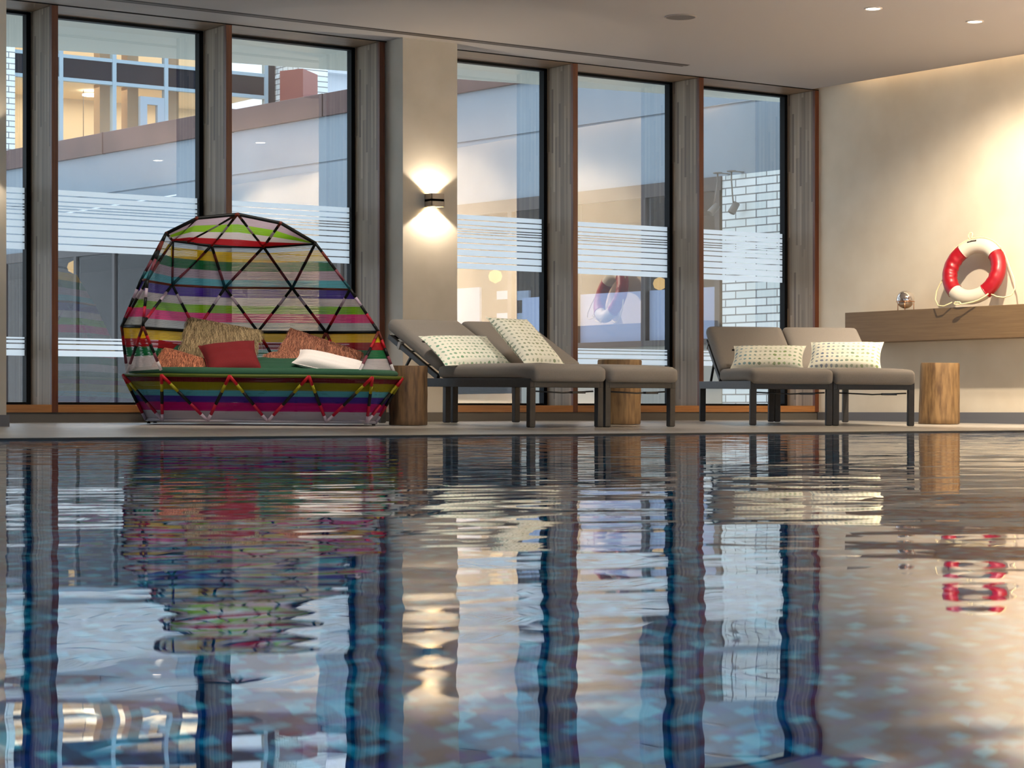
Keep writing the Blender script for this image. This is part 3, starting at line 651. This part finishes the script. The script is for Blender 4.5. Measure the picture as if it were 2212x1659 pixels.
# ------------------------------------------------------------------ daybed
def chroma(name, c, r=.5):
    m = mat('cord_' + name, c, r); nt = m.node_tree; b = nt.nodes['Principled BSDF']; o = nt.nodes['Material Output']
    t = nt.nodes.new('ShaderNodeBsdfTranslucent'); t.inputs[0].default_value = lin(c); x = nt.nodes.new('ShaderNodeMixShader'); x.inputs[0].default_value = .5
    nt.links.new(b.outputs[0], x.inputs[1]); nt.links.new(t.outputs[0], x.inputs[2]); nt.links.new(x.outputs[0], o.inputs[0]); return m
K = dict(white=chroma('white', (226, 220, 222)), grey=chroma('grey', (204, 208, 212)), lilac=chroma('lilac', (206, 190, 204)), yellow=chroma('yellow', (240, 214, 30)),
         green=chroma('green', (20, 140, 84)), cyan=chroma('cyan', (110, 200, 215)), purple=chroma('purple', (92, 56, 176)), lime=chroma('lime', (158, 206, 44)),
         pink=chroma('pink', (232, 84, 164)), red=chroma('red', (196, 20, 40)), aqua=chroma('aqua', (70, 214, 176)), olive=chroma('olive', (170, 160, 20)),
         maroon=chroma('maroon', (128, 12, 40)), magenta=chroma('magenta', (214, 20, 140)), black=chroma('black', (12, 14, 16)), brown=chroma('brown', (120, 46, 30)),
         mauve=chroma('mauve', (138, 70, 84)), teal=chroma('teal', (16, 80, 92)), crimson=chroma('crimson', (186, 20, 60)), clear=chroma('clear', (222, 214, 222), .3), rimgreen=chroma('rimgreen', (96, 110, 30)), dgreen=chroma('dgreen', (20, 50, 34)))
db0 = P(570, 0, 16.9)
day = thing('daybed', (db0.x, db0.y, fz(db0.y)), 'hooded round daybed woven from rainbow striped cords on a faceted frame', 'daybed')
def ring(l): return [P(*a) for a in l]
R1 = ring([(360, 504, 16.3), (361, 506, 16.36), (374, 520, 16.8), (458, 531, 17.1), (570, 534, 17.1), (682, 526, 16.6)])
R2 = ring([(320, 604, 16.15), (306, 605, 16.35), (373, 616, 17.0), (487, 621.6, 17.25), (632, 622.6, 17.2), (757, 625, 16.7)])
R3 = ring([(310, 705, 16.1), (264, 705, 16.5), (425, 716, 17.15), (558, 717, 17.35), (705, 718, 17.25), (818, 717, 16.75)])
R4 = ring([(349, 799, 16.3), (276, 804, 16.7), (420, 803, 17.3), (545, 803, 17.4), (705, 804, 17.3), (852, 805, 16.75)])
R3b = R3 + [R3[-1] + Vector((0, 0, 0))]; R4b = R4 + [P(775, 806, 16.35)]
AR = ring([(360, 504, 16.3), (427, 471, 16.3), (514, 463, 16.35), (607, 482, 16.4), (682, 526, 16.6)])
CR1 = ring([(374, 520, 16.8), (404, 524, 16.95), (514, 532.5, 17.1), (570, 534, 17.1), (682, 526, 16.6)])
CR1[-1] = R1[-1]; AR[-1] = R1[-1]
def strings(lo_, hi_, bands, pitch, r=.0017, closed=False, sag=0):
    # lo_ / hi_: matching node rows; bands: (fraction from, to, colour key)
    n = len(lo_); H = sum((hi_[i] - lo_[i]).length for i in range(n)) / n
    for (f0, f1, kk) in bands:
        m = MB(); k = max(2, int((f1 - f0) * H / pitch))
        for i in range(k):
            f = f0 + (f1 - f0) * (i + .5) / k; jit = random.uniform(-.12, .12) * (f1 - f0) / k
            pts = [lo_[j].lerp(hi_[j], min(1, max(0, f + jit))) for j in range(n)]
            m.tube(pts, r, 4, closed=closed)
        m.build('cord_band', K[kk], day, world=True)
random.seed(5)
strings(R2, R1, [(0, .19, 'cyan'), (.19, .40, 'lilac'), (.40, .62, 'green'), (.62, .86, 'yellow'), (.86, .99, 'grey')], .0048)
strings(R3, R2, [(.02, .21, 'grey'), (.21, .41, 'pink'), (.41, .59, 'lime'), (.59, .77, 'white'), (.77, .97, 'purple')], .0048)
strings(R4b, R3b, [(.02, .34, 'white'), (.34, .55, 'green'), (.55, .74, 'red'), (.74, .97, 'yellow')], .0046)
strings(CR1, AR, [(.01, .22, 'red'), (.22, .45, 'white'), (.45, .70, 'lime'), (.70, .97, 'lilac')], .0075)
# base
rim = ring([(267, 810, 16.8), (350, 810, 16.35), (497, 812, 16.3), (668, 813, 16.3), (805, 815, 16.3), (870, 817, 16.75), (828, 813, 17.3), (640, 811, 17.45), (460, 809, 17.45), (305, 808, 17.25)])
bot = ring([(316, 906, 16.9), (352, 907.5, 16.55), (480, 909, 16.5), (680, 911, 16.5), (793, 912, 16.5), (812, 913, 16.75), (790, 909, 17.2), (640, 908, 17.3), (460, 906, 17.3), (335, 905, 17.2)])
strings(bot, rim, [(.04, .22, 'clear'), (.22, .41, 'magenta'), (.41, .55, 'purple'), (.55, .68, 'cyan'), (.68, .86, 'olive'), (.86, .99, 'maroon')], .0042, closed=True)
m = MB(); m.tube(rim, .0125, 8, closed=True); m.build('rim_rail', K['rimgreen'], day, world=True)
m = MB(); m.tube(bot, .0125, 8, closed=True); m.build('bottom_rail', K['clear'], day, world=True)
def tubes(name, segs, r, pattern, mats_):
    nudge = Vector((-FW[0] * .028, -FW[1] * .028, 0)); r *= 1.25
    segs = [(a + nudge, b + nudge) for a, b in segs]
    for a, b in segs:
        m = MB(); tot = 0; n = len(pattern); cum = 0; S = sum(q for q, _ in pattern)
        for q, mi in pattern:
            m.tube([a.lerp(b, cum / S), a.lerp(b, (cum + q) / S)], r, 8, mi); cum += q
        m.build(name, mats_, day, world=True)
mk = [K['black'], K['mauve'], K['teal'], K['brown'], K['white'], K['crimson'], K['red'], K['dgreen'], K['olive'], K['lilac'], K['yellow']]
up = [(1, 0), (1.1, 3), (1, 0), (1.3, 1), (1, 2)]
segs = [(R1[2], R2[2]), (R1[3], R2[2]), (R1[3], R2[3]), (R1[4], R2[3]), (R1[4], R2[4]), (R1[5], R2[4]), (R1[5], R2[5]), (R1[0], R2[0]), (R1[0], R2[1]), (R1[2], R2[0])]
tubes('hood_strut', segs, .0088, up, mk)
mid = [(1, 0), (1, 9), (1, 0), (1.2, 5), (1, 0)]
segs = [(R2[2], R3[0] + Vector((.03, .1, 0))), (R2[2], R3[2]), (R2[3], R3[2]), (R2[3], R3[3]), (R2[4], R3[3]), (R2[4], R3[4]), (R2[5], R3[4]), (R2[5], R3[5]), (R2[0], R3[0]), (R2[1], R3[1]), (R2[0], R3[1])]
tubes('hood_strut', segs, .0088, mid, mk)
lo4 = [(1, 3), (1, 6), (1, 0), (1, 1), (1, 4)]
z = ring([(480, 803, 17.35), (610, 803, 17.38), (665, 804, 17.35), (745, 804, 17.1)])
segs = [(R3[3], z[0]), (R3[3], z[1]), (R3[4], z[2]), (R3[4], z[3]), (R3[5], R4b[6]), (R3[5], R4[5]), (R3[0], R4[0]), (R3[1], R4[1]), (R3[0], R4[1])]
tubes('hood_strut', segs, .0088, lo4, mk)
cap = [(1, 6), (1, 0), (1, 9), (1, 0), (.6, 3)]
segs = [(CR1[0], AR[1]), (CR1[1], AR[2]), (R1[3], AR[2]), (R1[4], AR[2]), (R1[4], AR[3]), (CR1[0], AR[0])]
tubes('cap_strut', segs, .0085, cap, mk)
m = MB(); m.tube(AR, .013, 10); m.build('hood_arch', K['black'], day, world=True)
m = MB(); m.tube([R1[2], R1[3], R1[4], R1[5]], .011, 8); m.build('hood_ring', K['black'], day, world=True)
m = MB(); m.tube([R2[0]] + R2[1:], .009, 8); m.build('hood_ring', K['brown'], day, world=True)
m = MB(); m.tube(R3, .012, 8); m.build('hood_ring', K['black'], day, world=True)
bb = ring([(352, 907.5, 16.55), (450, 909, 16.5), (579, 910.5, 16.5), (706, 911.5, 16.5), (793, 912, 16.5)])
q = [(.9, 6), (.8, 8), (1.3, 0), (1.1, 5), (.7, 9)]
segs = [(rim[0], bot[0]), (rim[0], bot[1]), (rim[1], bb[0]), (rim[1], bb[1]), (rim[2], bb[1]), (rim[2], bb[2]), (rim[3], bb[2]), (rim[3], bb[3]), (rim[4], bb[3]), (rim[4], bb[4]), (rim[5], bb[4]), (rim[5], bot[5]),
        (rim[6], bot[5]), (rim[6], bot[6]), (rim[7], bot[6]), (rim[7], bot[7]), (rim[7], bot[8]), (rim[8], bot[7]), (rim[8], bot[9]), (rim[9], bot[9]), (rim[9], bot[0])]
tubes('base_strut', segs, .0095, q, mk)
for p_ in (bot[0] + Vector((.02, .0, 0)), bot[5] + Vector((-.02, 0, 0)), bot[6], bot[9]):
    m = MB(); zb = fz(p_.y); m.lathe([(0, zb), (.013, zb), (.014, zb + .008), (.004, zb + .012), (.004, p_.z)], (p_.x, p_.y, 0), 14); m.build('foot', M_black, day, world=True)
# green mattress
ctr = sum(rim, Vector()) / len(rim)
m = MB(); mt = noise_mat('green_canvas', (26, 66, 46), (32, 78, 54), 300, .9, 2, bump=.1, bscale=400)
lay = [(-.01, .93), (.002, .985), (.03, 1.0), (.048, .985), (.058, .94), (.062, .5)]
vs = []; fine = []
for i in range(len(rim)):
    a, b = rim[i], rim[(i + 1) % len(rim)]
    for k in range(8): fine.append(a.lerp(b, k / 8))
for _ in range(6): fine = [(fine[i - 1] + fine[i] * 2 + fine[(i + 1) % len(fine)]) / 4 for i in range(len(fine))]
nf = len(fine)
for dz, s_ in lay:
    for p_ in fine: vs.append(Vector((ctr.x + (p_.x - ctr.x) * s_, ctr.y + (p_.y - ctr.y) * s_, p_.z + .0 + dz)))
fs = [(i * nf + j, i * nf + (j + 1) % nf, (i + 1) * nf + (j + 1) % nf, (i + 1) * nf + j) for i in range(len(lay) - 1) for j in range(nf)]
fs.append(tuple((len(lay) - 1) * nf + j for j in range(nf))); fs.append(tuple(range(nf - 1, -1, -1)))
m.add(vs, fs, 0, True); m.build('mattress', mt, day, world=True)

# cushions on the daybed
M_red = noise_mat('red_canvas', (98, 4, 10), (110, 6, 14), 200, .9, 2); M_whitec = noise_mat('white_canvas', (226, 216, 210), (234, 226, 220), 200, .9, 2)
def fur_pillow(name, BL, BR, TL, t_, c1, c2, label, N=2600, L=.07, seed=0, pinch=.04):
    c, M, wd, ht, _ = basis(BL, BR, TL); rs = random.Random(seed)
    mb, rimp = pillow_mb(wd, ht, t_, 0, wr=.002, seed=seed, pinch=pinch)
    t = thing(name, c, label, 'pillow', rot=M.to_euler()); base = mat(name + '_base_%d' % seed, c1, .95); mb.build('cover', base, t)
    g = M.transposed() @ Vector((0, 0, -1)); f = MB()
    for i in range(int(N * 1.6)):
        a = rs.uniform(-1, 1); b = rs.uniform(-1, 1); side = 1 if rs.random() < .85 else -1
        th = t_ / 2 * (max(0, (1 - a ** 4) * (1 - b ** 4))) ** .6
        p = Vector((a * wd / 2 * (1 - pinch * (1 - b * b) * a * a), b * ht / 2 * (1 - pinch * (1 - a * a) * b * b), side * th))
        n = Vector((a * .25, b * .5 if b > .6 else b * .1, side)).normalized(); d = (g * 1.0 + n * .45 + Vector((rs.gauss(0, .22), rs.gauss(0, .12), rs.gauss(0, .1)))).normalized()
        l = L * rs.uniform(.6, 1.2); p0 = p; p1 = p + (n * .5 + d * .6) * l * .4; p2 = p1 + (d * .8 + g * .3 + Vector((rs.gauss(0, .15), 0, 0))) * l * .35; p3 = p2 + (g * .9 + d * .2) * l * .35
        if side > 0:
            for q in (p1, p2, p3): 
                if q.z < th * .6: q.z = th * .6 + .004
        sd = Vector((1, 0, 0)) * .0011 + Vector((0, .0005, 0)); vs = []
        for q, ww in ((p0, 1), (p1, 1), (p2, .8), (p3, .3)): vs += [q - sd * ww, q + sd * ww]
        f.add(vs, [(0, 1, 3, 2), (2, 3, 5, 4), (4, 5, 7, 6)], rs.choice((0, 0, 1, 2)))
    c3 = tuple(min(255, int(x * 1.25)) for x in c2)
    o = f.build('shaggy_pile', [mat(name + '_a%d' % seed, c1, .8), mat(name + '_b%d' % seed, c2, .8), mat(name + '_c%d' % seed, c3, .8)], t); o['kind'] = 'stuff'
    return t
fur_pillow('shaggy_pillow', P(383, 770, 16.95), P(544, 800, 16.95), P(400, 682, 17.1), .14, (112, 92, 62), (158, 136, 100), 'large beige shaggy pillow standing at the back of the daybed', 3800, .085, 1)
fur_pillow('shaggy_pillow', P(326, 796, 16.75), P(446, 832, 16.6), P(328, 742, 16.9), .12, (140, 80, 56), (190, 122, 88), 'salmon shaggy pillow lying at the left end of the daybed', 2600, .075, 2)
fur_pillow('shaggy_pillow', P(594, 768, 17.0), P(752, 822, 16.85), P(622, 706, 17.12), .13, (120, 70, 52), (170, 112, 84), 'rust pink shaggy pillow behind the white pillow', 3200, .08, 3)
fur_pillow('shaggy_pillow', P(566, 795, 16.85), P(640, 790, 16.8), P(575, 766, 16.95), .10, (132, 80, 60), (178, 118, 90), 'low rust shaggy pillow wedged between the red and white pillows', 1200, .06, 5)
pillow('throw_pillow', P(330, 775, 17.1), P(440, 800, 16.95), P(325, 730, 17.15), .09, mt, 'dark green pillow leaning behind the salmon shaggy pillow', seed=11)
pillow('throw_pillow', P(448, 812, 16.5), P(570, 800, 16.62), P(424, 748, 16.75), .13, M_red, 'deep red pillow in the middle of the daybed', seed=12, pinch=.1)
pillow('throw_pillow', P(630, 784, 16.6), P(798, 824, 16.5), P(636, 752, 16.75), .12, M_whitec, 'white pillow at the right end of the daybed', seed=13)
pillow('throw_pillow', P(520, 806, 16.6), P(712, 812, 16.55), P(530, 776, 16.95), .10, mt, 'flat green pillow in front of the white pillow', seed=14)

# ------------------------------------------------------------------ shelf, lamp, lifebuoy
XS = XR - .26
mb = MB(); mb.box(XS, XR, 5.0, 15.57, .72, 1.006); o = mb.build('wall_shelf', noise_mat('oak_shelf', (120, 96, 66), (110, 86, 58), 3, .5, 5, (30, 1, 30)), bevel=.003, loc=(XR, 9, .72)); tag(o, 'thick brown wooden ledge fixed along the plaster wall', 'shelf')
lp = P(1956, 648, 20.95); r = .083; lx = XS + .09; 
k = lx / lp.x; gx, gy = lx, lp.y * k
t = thing('globe_lamp', (gx, gy, 1.006), 'small mirrored glass globe lamp on thin copper legs', 'lamp'); zc = 1.006 + .10
m = MB(); m.lathe([(r * math.sin(math.pi * i / 20), -r * math.cos(math.pi * i / 20)) for i in range(21)], (gx, gy, zc), 36); m.build('globe', noise_mat('mirrored_glass', (190, 180, 176), (235, 228, 222), 9, .08, 3, (1, 1, .2), metal=.9), t, world=True)
m = MB(); m.tube([(gx + r * 1.01 * math.cos(a * math.pi / 12), gy + r * 1.01 * math.sin(a * math.pi / 12), zc - .02) for a in range(24)], .0035, 6, closed=True)
for a in (100, 220, 340): 
    cxx, cyy = gx + r * 1.01 * math.cos(R(a)), gy + r * 1.01 * math.sin(R(a)); m.tube([(cxx, cyy, zc - .02), (cxx, cyy, 1.006)], .0035, 6)
m.build('stand', mat('copper', (214, 150, 110), .3, 1), t, world=True)
# lifebuoy
cb = P(2104, 589, 20.25); RO, RI = .243, .066
ex = Vector((.22, -1, 0)).normalized()           # ring plane: horizontal axis along the wall, turned a little to the room
upv = Vector((.32, -.0, 1)).normalized(); n = ex.cross(upv).normalized(); ey = n.cross(ex).normalized() * -1
ey = upv - ex * upv.dot(ex); ey.normalize(); n = ex.cross(ey)
if n.x > 0: n = -n
cen = Vector((XS + .085, cb.y * (XS + .085) / cb.x, 1.006 + .022 + (RO + RI) * ey.z))
t = thing('lifebuoy', (cen.x, cen.y, 1.006), 'red and white lifebuoy ring with rope leaning on the wall', 'lifebuoy')
def onring(a, b=0, rad=RI): # a angle round ring measured from right, b angle round the tube
    d = ex * math.cos(a) + ey * math.sin(a); return cen + d * (RO + rad * math.cos(b)) + n * (rad * .95 * math.sin(b))
def seg(a0, a1, rr=RI, wr=0, ph=0):
    m = MB(); N = 40; M_ = 28; vs = []
    for i in range(N + 1):
        a = R(a0 + (a1 - a0) * i / N)
        for j in range(M_):
            b = 2 * math.pi * j / M_; q = rr * (1 + wr * math.sin(i * .9 + ph + 1.2 * math.cos(b)) * (max(0, math.sin(i / N * math.pi))) * (.6 + .4 * math.cos(b + math.pi)))
            vs.append(onring(a, b, q))
    fs = [(i * M_ + j, i * M_ + (j + 1) % M_, (i + 1) * M_ + (j + 1) % M_, (i + 1) * M_ + j) for i in range(N) for j in range(M_)]
    fs += [tuple(range(M_)), tuple(N * M_ + j for j in range(M_ - 1, -1, -1))]
    return m.add(vs, fs, 0, True)
M_lr = mat('buoy_red', (150, 8, 26), .36); M_lw = mat('buoy_white', (206, 196, 180), .5)
# ex points to the viewer's right
for (a0, a1, mm, rr, wr, nm) in ((38, 128, M_lw, RI, 0, 'white_section'), (128, 228, M_lr, RI * 1.03, .05, 'red_section'), (228, 308, M_lw, RI, 0, 'white_section'), (-52, 38, M_lr, RI * 1.03, .025, 'red_section')):
    seg(a0, a1, rr, wr).build(nm, mm, t, world=True)
m = MB(); pts = []
RR = RI + .008
def rp(a, out=1.0, nn=0): d = ex * math.cos(R(a)) + ey * math.sin(R(a)); return cen + d * (RO + RR * out) + n * nn
for a in range(40, 101, 6): pts.append(rp(a, 1.0, .015))
lp0 = rp(106, 1.0, .015); e1 = ex; e2 = ey
for k_ in range(9):
    an = R(-60 + 340 * k_ / 8); pts.append(lp0 + e2 * .035 + e1 * (.022 * math.cos(an)) + e2 * (.028 * math.sin(an)))
for a in range(110, 150, 6): pts.append(rp(a, 1.0, .012))
m.tube(pts, .0062, 8)
pts = [rp(38, 1.0, .02)]
for a, o_ in ((30, 1.1), (15, 1.25), (0, 1.7), (-12, 2.5), (-22, 3.2), (-30, 3.3), (-37, 2.6), (-42, 1.8), (-46, 1.0)): pts.append(rp(a, o_, .012))
m.tube(pts, .0062, 8)
pts = [rp(190, 1.0, -.01)]
for a, o_ in ((198, 1.5), (206, 2.1), (215, 2.6), (224, 2.7), (231, 2.2), (238, 1.2)): pts.append(rp(a, o_, -.01))
m.tube(pts, .0058, 8)
pts = []
for a in (-48, -56, -66, -76, -86): pts.append(rp(a, 1.0 + .0, .05))
base = Vector((XS - .004, 0, 0))
last = rp(-96, 1.15, .055)
pts.append(last)
for k_ in range(9):
    an = R(90 + 330 * k_ / 8); pts.append(last + ex * (-.04 + .034 * math.cos(an)) + Vector((0, 0, 1)) * (.004 + .013 * math.sin(an)) + n * .012)
m.tube(pts, .0062, 8)
m.build('grab_rope', noise_mat('rope', (240, 226, 180), (222, 206, 160), 120, .8), t, world=True)
m = MB()
for a in (38, 128, 228, 308): m.tube([onring(R(a), 2 * math.pi * j / 24, RI * 1.035) for j in range(24)], .0028, 5, closed=True)
m.build('band', mat('buoy_band', (150, 20, 34), .5), t, world=True)
# label plate with lettering
am = R(98); bq = R(64)
lc = onring(am, bq, RI + .0015); tx = (ex * math.sin(am) - ey * math.cos(am)).normalized(); nn_ = ((ex * math.cos(am) + ey * math.sin(am)) * math.cos(bq) + n * math.sin(bq)).normalized(); ty = nn_.cross(tx).normalized()
if ty.z < 0: ty = -ty
Ml = Matrix(((tx.x, ty.x, nn_.x), (tx.y, ty.y, nn_.y), (tx.z, ty.z, nn_.z))).to_4x4()
m = MB(); vs = []
for i in range(9):
    a2 = am + (4 - i) * R(2.4)
    for bb_ in (bq - .17, bq + .17): vs.append(onring(a2, bb_, RI + .0015))
m.add(vs, [(2 * i, 2 * i + 1, 2 * i + 3, 2 * i + 2) for i in range(8)], 0); m.build('name_plate', M_black, t, world=True)
cu = bpy.data.curves.new('lettering', 'FONT'); cu.body = 'SPORT-THIEME'; cu.size = .0165; cu.align_x = 'CENTER'; cu.align_y = 'CENTER'; cu.extrude = .0003
to = bpy.data.objects.new('lettering', cu); C.objects.link(to); bpy.context.view_layer.update()
dg = bpy.context.evaluated_depsgraph_get(); me = bpy.data.meshes.new_from_object(to.evaluated_get(dg)); bpy.data.objects.remove(to)
me.transform(Matrix.Translation(lc + nn_ * .0022 - Vector(t.location)) @ Ml)
me.materials.clear(); me.materials.append(M_lw); o = bpy.data.objects.new('lettering', me); C.objects.link(o); o.parent = t
